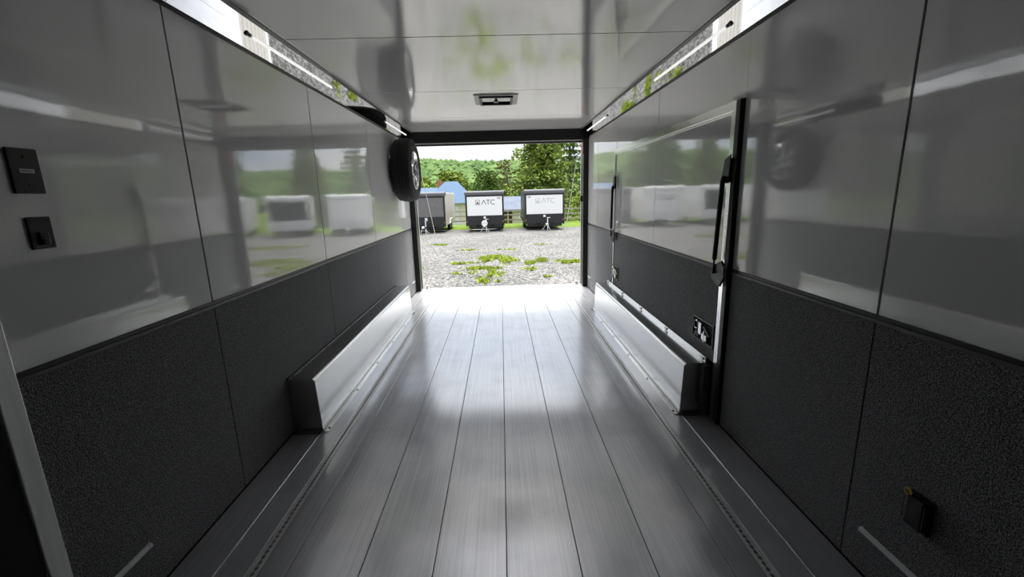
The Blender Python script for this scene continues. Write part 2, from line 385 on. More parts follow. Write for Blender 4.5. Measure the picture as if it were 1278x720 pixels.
# ------------------------------------------------------------------ wheel boxes
def wheel_box(s, y0, y1, h, label, lip):
    t = thing('wheel_box', label, 'wheel box', (s*1.13, (y0+y1)/2, 0), 'aluminium wheel boxes')
    r = .022; top = [(s*1.211, h)]
    xf0, xf1 = 1.058, 1.046
    for k in range(7):
        a = PI/2*k/6; top.append((s*(xf0+r-r*math.sin(a)), h-r+r*math.cos(a)))
    top += [(s*xf1, .004), (s*1.211, .004)]
    obj('box_shell', MB().prism(top, 1, y0, y1), M['box'], t, smooth=True)
    # floor flange along the front with weld lumps, toe strip at the near end
    obj('floor_flange', MB().prism([(s*(xf1+.001), .0245), (s*(xf1-.004), .0245), (s*(xf1-.012), .006), (s*1.012, .0045), (s*1.012, .0005), (s*(xf1+.001), .0005)], 1, y0-.01, y1+.01), M['box'], t, bev=.0008, seg=1)
    k = 5
    for i in range(k+1):
        y = y0+.03+(y1-y0-.06)*i/k
        obj('screw', MB().lathe([(0,.007),(.003,.007),(.005,.004)], 10, (s*1.022, y, .0045), 2), M['rimdark'], t)
    obj('end_angle', MB().prism([(y0-.03, .0005), (y0-.03, .005), (y0-.005, .006), (y0-.004, .02), (y0+.001, .02), (y0+.001, .0005)], 0, min(s*1.06, s*1.205), max(s*1.06, s*1.205)), M['greylip'], t)
    if lip:
        obj('wall_lip', MB().box(min(s*1.187, s*1.203), max(s*1.187, s*1.203), y0+.01, y1-.01, h-.002, h+.03), M['alu'], t, bev=.003)
        for i in range(5):
            y = y0+.05+(y1-y0-.1)*i/4
            obj('lip_clip', MB().box(min(s*1.180, s*1.187), max(s*1.180, s*1.187), y-.02, y+.02, h+.006, h+.022), M['rim'], t, bev=.002)
        obj('end_post', MB().box(min(s*1.165, s*1.20), max(s*1.165, s*1.20), y0-.025, y0-.001, .004, h-.01), M['greylip'], t, bev=.002)
    else:
        obj('wall_lip', MB().box(min(s*1.200, s*1.217), max(s*1.200, s*1.217), y0, y1, h-.002, h+.006), M['greylip'], t, bev=.002)
        for i in range(6):
            y = y0+.05+(y1-y0-.1)*i/5
            obj('screw', MB().lathe([(0,.006),(.003,.006),(.005,.003)], 8, (s*1.2, y, h), 2), M['rimdark'], t)
    return t
wheel_box(-1, 2.31, 4.90, .325, 'long aluminium wheel box along the left wall', False)
wheel_box(1, 2.36, 4.775, .318, 'long aluminium wheel box under the escape door, with pale wall lip', True)

# ------------------------------------------------------------------ light bars in the coves and low on the walls
def light_bar(s, y0, y1, x, z, label, group, slope):
    t = thing('light_bar', label, 'light bar', (s*x, (y0+y1)/2, z), group)
    if slope: n = Vector((-s*.7071, 0, -.7071)); u = Vector((s*.7071, 0, -.7071))
    else: n = Vector((-s, 0, 0)); u = Vector((0, 0, 1))
    c = Vector((s*x, 0, z))
    def sl(m, w, a, b_, ya, yb):
        pts = [c+u*w+n*a, c+u*(w*.7)+n*b_, c-u*(w*.7)+n*b_, c-u*w+n*a]
        return m.prism([(p.x, p.z) for p in pts], 1, ya, yb)
    obj('diffuser', sl(MB(), .009, .001, .011, y0+.012, y1-.012), M['led'] if slope else M['clear'], t, bev=.001)
    for a, b_ in ((y0, y0+.011), (y1-.011, y1)): obj('end_cap', sl(MB(), .0092, .001, .0115, a, b_), M['clear'], t)
    p = c+n*.006+u*.001
    if slope: obj('wire_grommet', MB().lathe([(0,.012),(.004,.012),(.006,.006)], 12, (0,0,0), 2), M['black'], t, local=True)
    if slope:
        g = t.children[-1]; g.location = (n*.001) + Vector((0, y0-(y0+y1)/2-.02, 0)); g.rotation_euler = n.to_track_quat('Z', 'Y').to_euler()
        obj('wire', MB().tube([c+n*.004+Vector((0,y0-.02,0)), c+n*.012+Vector((0,y0-.008,0)), c+n*.006+Vector((0,y0+.002,0))], .002, 6), M['black'], t)
for s, w in ((-1, 'left'), (1, 'right')):
    light_bar(s, 2.335, 3.385, 1.168, 2.095, 'slim white light bar on the %s ceiling cove, nearer one' % w, 'cove light bars', True)
    light_bar(s, 4.83, 5.88, 1.168, 2.095, 'slim white light bar on the %s ceiling cove, farther one near the opening' % w, 'cove light bars', True)
    light_bar(s, .25, 1.30 if s < 0 else 1.25, 1.217, .172 if s < 0 else .16, 'clear slim light bar low on the %s wall carpet near the camera' % w, 'low wall light bars', False)
    light_bar(s, 5.80, 5.98, 1.217, .165, 'small clear light bar low on the %s wall carpet by the rear opening' % w, 'low wall light bars', False)

# dome light
M['lampgrey'] = mat('lamp_bezel_grey', (.42,.43,.42), .4)
dl = thing('ceiling_light', 'flush rectangular lamp in the ceiling near the rear opening', 'ceiling lamp', (.006, 4.13, ZC))
def ring(m, x, y, w, l, t, z0, z1, cx=.006, cy=4.13):
    m.box(cx-w, cx+w, cy-l, cy-l+t, z0, z1).box(cx-w, cx+w, cy+l-t, cy+l, z0, z1).box(cx-w, cx-w+t, cy-l+t, cy+l-t, z0, z1).box(cx+w-t, cx+w, cy-l+t, cy+l-t, z0, z1); return m
obj('bezel', ring(MB(), 0, 0, .19, .205, .045, ZC-.008, ZC+.0), M['lampgrey'], dl, bev=.004)
obj('inner_rim', ring(MB(), 0, 0, .147, .162, .02, ZC-.022, ZC-.003), M['black'], dl, bev=.004)
obj('reflector', MB().box(-.125, .137, 3.99, 4.27, ZC-.006, ZC-.001), M['mirror'], dl)
for x in (-.06, .072): obj('lens', MB().box(x-.055, x+.055, 4.0, 4.13, ZC-.018, ZC-.008), M['clear'], dl, bev=.006)
obj('switch', MB().box(-.015, .027, 4.10, 4.16, ZC-.026, ZC-.008), M['black'], dl, bev=.003)

# wall plates
t = thing('switch_plate', 'black wall plate with white label strip high on the left wall', 'wall plate', (-1.214, 1.203, 1.40))
obj('plate', MB().box(-1.2195, -1.212, 1.164, 1.241, 1.343, 1.458), M['black'], t, bev=.003)
obj('label_strip', MB().box(-1.212, -1.2113, 1.186, 1.222, 1.396, 1.406), M['white'], t)
m = MB(); random.seed(3); y = 1.189
while y < 1.218:
    w = random.uniform(.0015, .003); m.box(-1.2113, -1.2111, y, y+w, 1.399, 1.4030); y += w+.0012
obj('label_print', m, M['black'], t.children[1])
for z in (1.365, 1.436): obj('screw', MB().lathe([(0,.0035),(.0015,.0035),(.002,.002)], 10, (-1.212, 1.203, z), 0), M['rimdark'], t)
t = thing('socket_plate', 'small black socket plate below the labelled plate on left wall', 'wall plate', (-1.214, 1.203, 1.24))
obj('plate', MB().box(-1.2195, -1.212, 1.172, 1.234, 1.198, 1.283), M['black'], t, bev=.003)
obj('socket', MB().box(-1.213, -1.206, 1.190, 1.216, 1.208, 1.243).box(-1.213, -1.203, 1.194, 1.212, 1.21, 1.226), M['blackgloss'], t, bev=.003)
for y in (1.181, 1.226):
    for z in (1.207, 1.274): obj('screw', MB().lathe([(0,.003),(.0015,.003),(.002,.002)], 10, (-1.212, y, z), 0), M['rimdark'], t)
t = thing('outlet_box', 'black outlet box with a yellow tag low on the right wall carpet', 'outlet', (1.21, 1.07, .37))
obj('cover', MB().box(1.19, 1.217, 1.045, 1.096, .322, .415), M['black'], t, bev=.004)
obj('bezel', MB().box(1.203, 1.2175, 1.034, 1.106, .314, .424), M['blackgloss'], t, bev=.004)
obj('hinge', MB().tube([(1.195, 1.040, .33), (1.195, 1.040, .41)], .005, 8), M['black'], t)
tg = obj('tag', MB().lathe([(0,.0125),(.0015,.0125),(.002,.011)], 18, (1.193, 1.098, .421), 0), M['yellow'], t)
obj('tag_mark', MB().bar((1.1914, 1.105, .424), (1.1914, 1.093, .417), .0012, .004), M['black'], tg)
obj('wire', MB().tube([(1.196, 1.103, .415), (1.193, 1.106, .37), (1.197, 1.108, .325)], .0013, 6), M['greylip'], t)

# ------------------------------------------------------------------ spare wheel on the left wall
wc = Vector((-1.083, 5.35, 1.622))
sw = thing('spare_wheel', 'spare wheel with black tyre and alloy rim mounted on the left wall', 'spare wheel', wc)
prof = [(-.07,.215),(-.10,.228),(-.117,.262),(-.117,.295),(-.106,.328)]
for a in (-.076,-.038,.0,.038,.076):
    prof += [(a-.0145, .362 - abs(a)**2*2.2), (a+.0145, .362 - abs(a)**2*2.2)]
    if a < .07: prof += [(a+.0155, .352), (a+.0225, .352)]
prof += [(.106,.328),(.117,.295),(.117,.262),(.10,.228),(.07,.215)]
K = 96
def tread(k, i):
    r = prof[i][1]
    if r > .34 and r != .352 and abs(prof[i][0]) > .03: return .985 if (k + (3 if prof[i][0] > 0 else 0)) % 4 == 0 else 1
    if r == .328: return .985 if (k + (3 if prof[i][0] > 0 else 0)) % 4 == 0 else 1
    return 1
obj('tyre', MB().lathe(prof, K, wc, 0, tread, close=True), M['rubber'], sw, smooth=True)
for r0 in (.275, .29): obj('sidewall_ring', MB().lathe([(.114,r0-.003),(.119,r0-.002),(.119,r0+.002),(.114,r0+.003)], 48, wc, 0, close=True), M['rubber'], sw, smooth=True)
rim = obj('rim', MB().lathe([(-.08,.20),(-.08,.218),(.09,.214),(.104,.222),(.108,.214),(.095,.205),(.06,.19),(-.05,.185)], 64, wc, 0, close=True), M['rim'], sw, smooth=True)
obj('rim_barrel', MB().lathe([(-.06,.186),(-.055,.186),(-.045,.02),(-.05,.02)], 48, wc, 0, close=True), M['rimdark'], sw, smooth=True)
for k in range(6):
    a = 2*PI*k/6+.3
    for d in (-.13, .13):
        u = Vector((0, math.cos(a+d), math.sin(a+d))); u0 = Vector((0, math.cos(a+d*.6), math.sin(a+d*.6)))
        obj('spoke', MB().bar(wc+u0*.05+Vector((.078,0,0)), wc+u*.2+Vector((.08,0,0)), .02, .022, up=(1,0,0)), M['rim'], sw, bev=.004)
hub = obj('hub', MB().lathe([(.04,.075),(.08,.075),(.09,.06),(.09,.035),(.075,.033)], 32, wc, 0), M['rim'], sw, smooth=True)
obj('hub_cap', MB().lathe([(.07,.031),(.095,.031),(.10,.026)], 24, wc, 0), M['black'], hub, smooth=True)
for k in range(5):
    a = 2*PI*k/5
    obj('lug_nut', MB().lathe([(.08,.009),(.10,.009),(.104,.005)], 6, wc+Vector((0, .052*math.cos(a), .052*math.sin(a))), 0), M['rimdark'], hub)
obj('wall_bracket', MB().box(-1.219, -1.206, 5.25, 5.45, 1.52, 1.72).tube([(-1.21, 5.35, 1.622), (-1.05, 5.35, 1.622)], .03, 14), M['black'], sw, bev=.002)
obj('bracket_bolt', MB().tube([(-1.03, 5.35, 1.622), (-.955, 5.35, 1.622)], .007, 10).bar((-.96, 5.29, 1.64), (-.96, 5.41, 1.604), .012, .012), M['rim'], sw)

# ------------------------------------------------------------------ lowered ramp and its cables
M['ramp'] = vary(mat('ramp_deck', (.4,.38,.35), .7), (.30,.285,.255), (.40,.38,.345), nscale=14, detail=4)
ra = thing('ramp_door', 'lowered rear ramp door sloping from the sill to the gravel', 'ramp', (0, 6.29, -.03))
D = Vector((0, math.cos(-.288), math.sin(-.288)))
o = obj('ramp_deck', MB().box(-1.10, 1.10, .0, 1.98, -.05, 0), M['ramp'], ra, local=True, bev=.004); o.rotation_euler = (-.288, 0, 0); o.location = (0, .02, -.012)
for k in range(7):
    o2 = obj('ramp_cleat', MB().box(-1.05, 1.05, -.008, .008, .0, .006), M['alu'], ra, local=True); o2.rotation_euler = (-.288, 0, 0); o2.location = Vector((0,.02,-.012)) + D*(.25+k*.27)
o3 = obj('ramp_flap', MB().box(-1.08, 1.08, 0, .30, -.012, 0), M['white'], ra, local=True, bev=.002); o3.rotation_euler = (-.10, 0, 0); o3.location = Vector((0,.02,-.017)) + D*1.985
for s, w in ((-1, 'left'), (1, 'right')):
    t = thing('ramp_cable', 'thin steel cable from the %s jamb top to the ramp' % w, 'cable', (s*1.11, 6.27, 1.93), 'ramp cables')
    e_ = Vector((s*1.0, 6.29, -.03)) + D*1.75
    obj('cable', MB().tube([(s*1.12, 6.27, 1.93), e_], .0045, 8), M['cable'], t, smooth=True)
    obj('cable_eye', MB().lathe([(-.004,.012),(.004,.012),(.004,.02),(-.004,.02)], 14, (s*1.12, 6.27, 1.945), 0, close=True), M['cable'], t, smooth=True)

# ================================================================== OUTSIDE
def gz(y):
    if y < 31: return -.62 - (y-8.2)*.0172
    if y < 38: return -1.012 - (y-31)*.012
    if y < 47: return -1.096 - (y-38)*.104
    return -2.03 - min(y-47, 60)*.012
M['gravel'] = mat('crushed_stone', (.3,.3,.3), .9, spec=.2)
def gravel():
    m = M['gravel']; nt = m.node_tree; b = nt.nodes['Principled BSDF']; L = nt.links.new
    tc = N(nt, 'ShaderNodeTexCoord')
    v = N(nt, 'ShaderNodeTexVoronoi', Scale=27); L(tc.outputs['Object'], v.inputs['Vector'])
    hs = N(nt, 'ShaderNodeSeparateColor'); L(v.outputs['Color'], hs.inputs['Color'])
    r = N(nt, 'ShaderNodeValToRGB'); cr = r.color_ramp
    cr.elements[0].position = 0; cr.elements[0].color = (.03,.03,.032,1); cr.elements[1].position = 1; cr.elements[1].color = (.31,.305,.30,1)
    q = cr.elements.new(.55); q.color = (.125,.123,.12,1)
    L(hs.outputs[0], r.inputs['Fac'])
    n2 = N(nt, 'ShaderNodeTexNoise', Scale=.55, Detail=7, Roughness=.6); L(tc.outputs['Object'], n2.inputs['Vector'])
    r2 = N(nt, 'ShaderNodeValToRGB'); r2.color_ramp.elements[0].position = .36; r2.color_ramp.elements[1].position = .62
    r2.color_ramp.elements[0].color = (.80,.80,.78,1); r2.color_ramp.elements[1].color = (1.05,1.04,1.02,1); L(n2.outputs['Fac'], r2.inputs['Fac'])
    mx = N(nt, 'ShaderNodeMix', data_type='RGBA', blend_type='MULTIPLY'); mx.inputs['Factor'].default_value = 1
    L(r.outputs['Color'], mx.inputs['A']); L(r2.outputs['Color'], mx.inputs['B'])
    L(mx.outputs['Result'], b.inputs['Base Color'])
    u = N(nt, 'ShaderNodeBump', Strength=.8, Distance=.02); L(v.outputs['Distance'], u.inputs['Height']); u.invert = True; L(u.outputs['Normal'], b.inputs['Normal'])
gravel()
def ground_strip(name, x0, x1, ylist, dz, nx, amp, mt, label):
    m = MB(); rows = []; random.seed(5)
    for y in ylist:
        rows.append([m.bm.verts.new((x0+(x1-x0)*i/nx, y, gz(y)+dz+random.uniform(-amp, amp))) for i in range(nx+1)])
    for A, B in zip(rows, rows[1:]):
        for i in range(nx): m.bm.faces.new((A[i], A[i+1], B[i+1], B[i]))
    return tag(obj(name, m, mt, smooth=True), label, 'ground', None, 'structure')
ground_strip('ground', -60, 60, [-12+i*.5 for i in range(87)], 0, 120, .018, M['gravel'], 'grey crushed stone yard behind the trailer')
M['lawn'] = vary(mat('lawn', (.15,.25,.05), .95, spec=.1), (.06,.115,.015), (.16,.22,.04), nscale=1.5, detail=8, lo=.3, hi=.7, bump=.6, bscale=30, dist=.05)
ground_strip('lawn', -160, 160, [31, 34, 38, 40, 42.5, 45, 47, 52, 60, 75, 107, 140, 220], .0, 40, .02, M['lawn'], 'green lawn beyond the parked trailers')

# grass growing through the gravel
M['grass'] = vary(mat('young_grass', (.2,.3,.05), .8, spec=.2), (.15,.22,.02), (.34,.40,.06), nscale=6, coord='Object', detail=3)
random.seed(11)
m = MB()
patches = [(-.42,14.1,.34,1.15,1.5),(-.66,12.0,.62,.34,1.2),(-.2,11.0,.2,.55,1.3),(-.45,10.0,.24,.45,.7),(.2,13.4,.28,.9,1.1),(.86,12.8,.2,.7,1),(2.0,12.8,.40,.5,1.4),(1.12,10.4,.1,.13,1.2),(.75,11.6,.2,.25,.7),
  (-1.2,13.2,.5,.3,.5),(-1.3,17,.4,.3,.4),(-2.6,12.4,.3,.25,.6),(-2.7,19.6,.7,.35,.4),(-1.0,11.2,.4,.3,.35),(.2,16.8,.5,.3,.25),(1.6,18.5,.6,.3,.2),(-.1,9.9,.12,.1,.6),
  (3.6,13.2,1.0,1.0,1.0),(5.6,14.5,1.6,1.2,.9),(-4.4,12.6,1.3,.9,.8),(-6.3,13.6,1.8,1.1,.8),(8,20,2,1.2,.4),(-8,20,2,1.2,.4)]
for (cx, cy, rx, ry, dn) in patches:
    subs = [(random.gauss(0,.42), random.gauss(0,.42), random.uniform(.16,.42)) for _ in range(9)]
    for _ in range(int(900*rx*ry*3.14*dn)):
        a, b_, q = random.choice(subs)
        x = cx + rx*(a+random.gauss(0,q*.55)); y = cy + ry*(b_+random.gauss(0,q*.55)); z = gz(y)-.01
        h = random.uniform(.03,.085); w = random.uniform(.012,.022); t_ = random.uniform(0, PI); dx, dy = math.cos(t_)*w, math.sin(t_)*w
        lx, ly = random.gauss(0,.045), random.gauss(0,.045)
        m.bm.faces.new([m.bm.verts.new(p) for p in ((x-dx,y-dy,z),(x+dx,y+dy,z),(x+lx+dx*.4,y+ly+dy*.4,z+h),(x+lx-dx*.4,y+ly-dy*.4,z+h))])
for _ in range(150):                        # one taller dark tuft
    x = 1.2+random.gauss(0,.07); y = 13.05+random.gauss(0,.1); z = gz(y)-.01; w = .012; lx, ly = random.gauss(0,.08), random.gauss(0,.06)
    m.bm.faces.new([m.bm.verts.new(p) for p in ((x-w,y,z),(x+w,y,z),(x+lx+w*.3,y+ly,z+random.uniform(.1,.2)))])
tag(obj('gravel_grass', m, M['grass']), 'patchy young grass growing through the gravel behind the ramp', 'grass', None, 'stuff')

# ------------------------------------------------------------------ parked trailers
M['tgrey'] = mat('grey_roof_cap', (.09,.09,.10), .4)
M['tblack'] = mat('trailer_black', (.014,.014,.016), .35)
M['tdark'] = vary(mat('charcoal_front', (.13,.13,.135), .4), (.115,.115,.12), (.145,.14,.14), nscale=3)
M['tsilver'] = mat('pale_trailer_side', (.62,.58,.52), .35)
M['twhite'] = mat('trailer_white', (.74,.74,.74), .4)
M['chrome'] = mat('galvanised', (.72,.73,.75), .35, .7)
M['logogrey'] = mat('pale_logo', (.42,.43,.43), .5)
M['amber'] = mat('amber_lens', (.7,.28,.03), .3)
TD = 28.3
def front_mark(t, x, y, z, mt, faint):
    """framed triangle emblem and the letters ATC in thin strokes"""
    m = MB(); h = .30; q = lambda a, b_, w=.03: m.bar((x+a[0], y, z+a[1]), (x+b_[0], y, z+b_[1]), w, .006, up=(0,1,0))
    ex = -.52
    for a, b_ in (((0,0),(.26,0)),((.26,0),(.26,.28)),((.26,.28),(0,.28)),((0,.28),(0,0))): q((ex+a[0],a[1]), (ex+b_[0],b_[1]), .022)
    m.prism([(x+ex+.13, z+.21), (x+ex+.23, z+.04), (x+ex+.17, z+.04), (x+ex+.13, z+.10), (x+ex+.09, z+.04), (x+ex+.03, z+.04)], 1, y-.003, y+.003)
    obj('emblem', m, mt, t)
    m = MB()
    q((-.14,0),(.0,.29),.035); q((.0,.29),(.14,0),.035)
    q((.16,.275),(.40,.275),.035); q((.28,0),(.28,.275),.035)
    q((.70,.275),(.52,.275),.035); q((.52,.275),(.45,.20),.035); q((.45,.20),(.45,.08),.035); q((.45,.08),(.52,.017),.035); q((.52,.017),(.70,.017),.035)
    obj('lettering', m, mt, t)
def trailer(x, front, body, logo, label, w=2.46, dy=0, decal=0, yaw=0, pale=False):
    y = TD+dy; g = gz(y); t = thing('enclosed_trailer', label, 'trailer', (x, y, g), 'trailers parked along the yard')
    cap, frm, grd = (M['twhite'], M['twhite'], M['chrome']) if pale else (M['tgrey'], M['tblack'], M['tblack'])
    h = 2.58; L_ = 6.2; x0, x1 = x-w/2, x+w/2
    obj('body', MB().box(x0+.03, x1-.03, y+.05, y+L_, g+.42, g+h-.05), body, t, bev=.03)
    obj('front_frame', MB().box(x0, x0+.11, y, y+.14, g+.36, g+h-.26).box(x1-.11, x1, y, y+.14, g+.36, g+h-.26).box(x0+.11, x1-.11, y+.01, y+.12, g+h-.36, g+h-.26), frm, t, bev=.012)
    obj('roof_cap', MB().prism([(y-.035, g+h-.26), (y-.035, g+h-.10), (y+.03, g+h-.02), (y+.16, g+h), (y+.5, g+h), (y+.5, g+h-.26)], 0, x0-.035, x1+.035), cap, t, bev=.015)
    obj('front_panel', MB().box(x0+.112, x1-.112, y+.004, y+.06, g+1.03, g+h-.362), front, t, bev=.006)
    obj('stone_guard', MB().box(x0+.112, x1-.112, y-.004, y+.06, g+.40, g+1.026), grd, t, bev=.01)
    obj('bumper', MB().box(x0+.15, x1-.15, y+.06, y+.3, g+.24, g+.43), M['tblack'], t, bev=.01)
    tn = obj('tongue', MB().bar((x-.55, y+.1, g+.40), (x-.03, y-1.15, g+.42), .07, .11).bar((x+.55, y+.1, g+.40), (x+.03, y-1.15, g+.42), .07, .11), M['tblack'], t, bev=.006)
    obj('coupler', MB().box(x-.06, x+.06, y-1.42, y-1.05, g+.40, g+.50).lathe([(-.05,.05),(0,.085),(.07,.085),(.10,.05)], 16, (x, y-1.42, g+.42), 2), M['chrome'], tn, bev=.008)
    jk = obj('jack', MB().tube([(x+.09, y-.92, g+.14), (x+.09, y-.92, g+.86)], .038, 12).tube([(x+.09, y-.92, g+.02), (x+.09, y-.92, g+.2)], .026, 10).lathe([(0,.095),(.015,.095),(.03,.04)], 14, (x+.09, y-.92, g+.0), 2), M['chrome'], t, smooth=True)
    obj('jack_crank', MB().tube([(x+.09, y-.92, g+.84), (x+.24, y-.95, g+.84), (x+.24, y-1.05, g+.84)], .012, 8), M['chrome'], jk)
    obj('winch_plate', MB().lathe([(0,.17),(.02,.19),(.05,.17),(.05,.12),(.02,.11)], 20, (x, y-1.3, g+.60), 1).bar((x, y-1.27, g+.42), (x, y-1.27, g+.5), .07), M['chrome'], t, smooth=True) if decal > 0 else None
    obj('plug_cover', MB().box(x-.09, x+.06, y-.03, y+.0, g+.83, g+.97), M['twhite'], t, bev=.01)
    for k in (-1, 1):
        m = MB(); n = 7
        for i in range(n):
            u = i/(n-1); m.lathe([(-.008,.014),(-.008,.028),(.008,.028),(.008,.014)], 8, (x+k*(.10+.16*u), y-1.2+.35*u, g+.36-.26*math.sin(PI*.5*u)), i % 2, close=True)
        obj('safety_chain', m, M['chrome'], t)
    for k in (-1, 1):
        obj('marker_lamp', MB().box(x+k*(w/2-.075)-.02, x+k*(w/2-.075)+.02, y-.012, y, g+.62, g+.68), M['amber'], t, bev=.004)
        for i in (0, 1):
            c = Vector((x+k*(w/2-.14), y+3.0+i*.86, g+.34))
            wl = obj('wheel', MB().lathe([(-.1,.2),(-.1,.31),(-.07,.34),(.07,.34),(.1,.31),(.1,.2)], 24, c, 0), M['rubber'], t, smooth=True)
            obj('wheel_disc', MB().lathe([(.09*k,.2),(.105*k,.19),(.095*k,.06),(.115*k,.05)], 20, c, 0), M['chrome'], wl, smooth=True)
        obj('fender', MB().prism([(y+2.45, g+.45), (y+2.7, g+.78), (y+4.2, g+.78), (y+4.45, g+.45)], 0, min(x+k*(w/2-.25), x+k*(w/2+.03)), max(x+k*(w/2-.25), x+k*(w/2+.03))), M['chrome'] if body is not M['tblack'] else M['tblack'], t, bev=.02)
    if decal: obj('decal', MB().box(x+decal*(w/2-.30)-.12, x+decal*(w/2-.30)+.1, y-.002, y+.004, g+h-.53, g+h-.40), M['logogrey'], t)
    if logo: front_mark(t, x-.05, y, g+h-.86, logo, 0)
    t.rotation_euler = (0, 0, yaw)
    return t
trailer(-4.78, M['tdark'], M['tsilver'], None, 'enclosed trailer with charcoal front and pale sides, left of the two white-fronted ones')
trailer(-1.02, M['twhite'], M['tblack'], M['tblack'], 'white-fronted enclosed trailer with black lettering, in the middle of the opening', decal=1)
trailer(2.82, M['twhite'], M['tblack'], M['logogrey'], 'white-fronted enclosed trailer with pale grey lettering, right in the opening', decal=-1, w=2.55)
trailer(7.25, M['twhite'], M['twhite'], None, 'white-fronted trailer with pale frame mostly hidden behind the right jamb of the opening', yaw=-.22, pale=True)
trailer(11.0, M['tblack'], M['twhite'], None, 'black-fronted white trailer seen mirrored in the left wall', yaw=-.34, pale=True)
trailer(15.0, M['twhite'], M['twhite'], None, 'white trailer farthest right in the yard row', yaw=-.4, pale=True)
trailer(-8.15, M['twhite'], M['twhite'], M['tblack'], 'white trailer with dark lettering seen mirrored in the escape door panel', pale=True)
trailer(-11.9, M['tblack'], M['twhite'], None, 'black-fronted white trailer seen mirrored beside the escape door frame', pale=True)
trailer(-15.7, M['tdark'], M['twhite'], None, 'charcoal-fronted trailer farthest left in the yard row', pale=True)

# ------------------------------------------------------------------ rail fence
M['wood'] = vary(mat('weathered_wood', (.5,.45,.38), .85), (.24,.21,.18), (.36,.33,.28), scale=(1,1,6), nscale=7)
fy = 37.0
FENCE = {-5: 'weathered rail fence bay farthest left, behind the mirrored black-fronted trailer', -4: 'weathered rail fence bay behind the trailer mirrored in the escape door', 3: 'weathered rail fence bay just past the right jamb, behind the pale-framed trailer', 4: 'weathered rail fence bay farthest right along the yard', -3: 'weathered rail fence bay behind the charcoal-fronted trailer', -2: 'weathered rail fence bay below the blue-roofed house', -1: 'weathered rail fence bay behind the black-lettered white trailer', 0: 'weathered rail fence bay in front of the low house porch', 1: 'weathered rail fence bay behind the pale-lettered white trailer', 2: 'weathered rail fence bay by the shrubs at the right jamb'}
for seg in range(-5, 5):
    x0 = seg*2.5; fe = thing('rail_fence', FENCE.get(seg, 'weathered wooden rail fence bay hidden behind the trailer row beside the opening'), 'fence', (x0, fy, gz(fy)), 'fence bays behind the trailers')
    obj('post', MB().box(x0-.07, x0+.07, fy-.07, fy+.07, gz(fy)-.03, gz(fy)+1.35), M['wood'], fe, bev=.01)
    for z in (.35, .75, 1.15): obj('rail', MB().box(x0+.072, x0+2.428, fy-.03, fy+.03, gz(fy)+z-.06, gz(fy)+z+.06), M['wood'], fe, bev=.01)

# ------------------------------------------------------------------ houses
M['cream'] = vary(mat('cream_siding', (.72,.66,.54), .8), (.40,.37,.29), (.48,.45,.37), scale=(1,1,14), nscale=3)
M['blueroof'] = vary(mat('blue_metal_roof', (.16,.30,.52), .8), (.045,.09,.165), (.065,.12,.205), scale=(5,1,1), nscale=3)
M['greyroof'] = vary(mat('slate_blue_shingle', (.16,.19,.26), .8), (.08,.10,.145), (.115,.135,.185), nscale=3)
M['glass'] = mat('window_glass', (.05,.06,.07), .1)
M['brown'] = mat('brown_porch', (.20,.13,.08), .8)
M['brick'] = mat('chimney_brick', (.30,.13,.09), .9)
def hip(m, x0, x1, y0, y1, z0, z1, r0, r1, oy=.5):
    ym = (y0+y1)/2
    b_ = [m.bm.verts.new(p) for p in ((x0,y0,z0),(x1,y0,z0),(x1,y1,z0),(x0,y1,z0))]; a, c = m.bm.verts.new((r0,ym,z1)), m.bm.verts.new((r1,ym,z1))
    for f in ((b_[0],b_[1],c,a),(b_[1],b_[2],c),(b_[2],b_[3],a,c),(b_[3],b_[0],a)): m.bm.faces.new(f)
    m.bm.faces.new(b_[::-1]); return m
def windw(par, x, y, z, w, h):
    f = obj('window', MB().box(x-w/2-.07, x+w/2+.07, y-.05, y+.02, z-.07, z+h+.07), M['twhite'], par)
    obj('pane', MB().box(x-w/2, x-.02, y-.06, y-.04, z, z+h).box(x+.02, x+w/2, y-.06, y-.04, z, z+h), M['glass'], f)
HY = 47.0; hg = gz(HY)
hs = thing('blue_roofed_house', 'cream house with a blue hip roof behind the charcoal-fronted trailer', 'house', (-5.5, HY, hg))
obj('wall', MB().box(-7.9, -3.1, HY, HY+6, hg-.2, .66), M['cream'], hs)
obj('roof', hip(MB(), -8.3, -2.75, HY-.4, HY+6.4, .62, 2.95, -6.1, -4.75), M['blueroof'], hs)
obj('low_wing', MB().box(-11.0, -7.92, HY+2, HY+6, hg-.2, 1.2), M['cream'], hs)
obj('low_roof', hip(MB(), -11.3, -6.6, HY+1.6, HY+6.4, 1.2, 2.35, -10.4, -7.0), M['blueroof'], hs)
obj('door', MB().box(-4.83, -4.42, HY-.08, HY, hg+.5, .35), M['logogrey'], hs)
obj('porch_floor', MB().box(-5.6, -3.2, HY-1.0, HY, hg+.42, hg+.6), M['logogrey'], hs)
windw(hs, -5.3, HY, hg+1.3, .45, .8); windw(hs, -6.8, HY, hg+1.3, .6, .8)
obj('chimney', MB().box(-7.0, -6.55, HY+3, HY+3.5, 1.4, 3.15), M['brick'], hs)
h2 = thing('low_house', 'low cream house with grey-blue roof between the two white-fronted trailers', 'house', (1.5, HY+1, hg))
y2 = HY+.4
obj('wall', MB().box(1.22, 5.4, y2, y2+5, hg-.2, -.36), M['cream'], h2)
obj('porch_wall', MB().box(-1.5, 1.21, y2+1.4, y2+5, hg-.2, -.36), M['brown'], h2)
obj('roof', hip(MB(), -1.9, 5.8, y2-.4, y2+5.4, -.38, 1.15, -1.3, 5.2), M['greyroof'], h2)
for x in (.1, .75): obj('porch_post', MB().box(x-.05, x+.05, y2-.2, y2-.1, hg-.1, -.38), M['cream'], h2)
windw(h2, 2.26, y2, -1.15, .42, .56); windw(h2, 4.2, y2, -1.15, .42, .56)

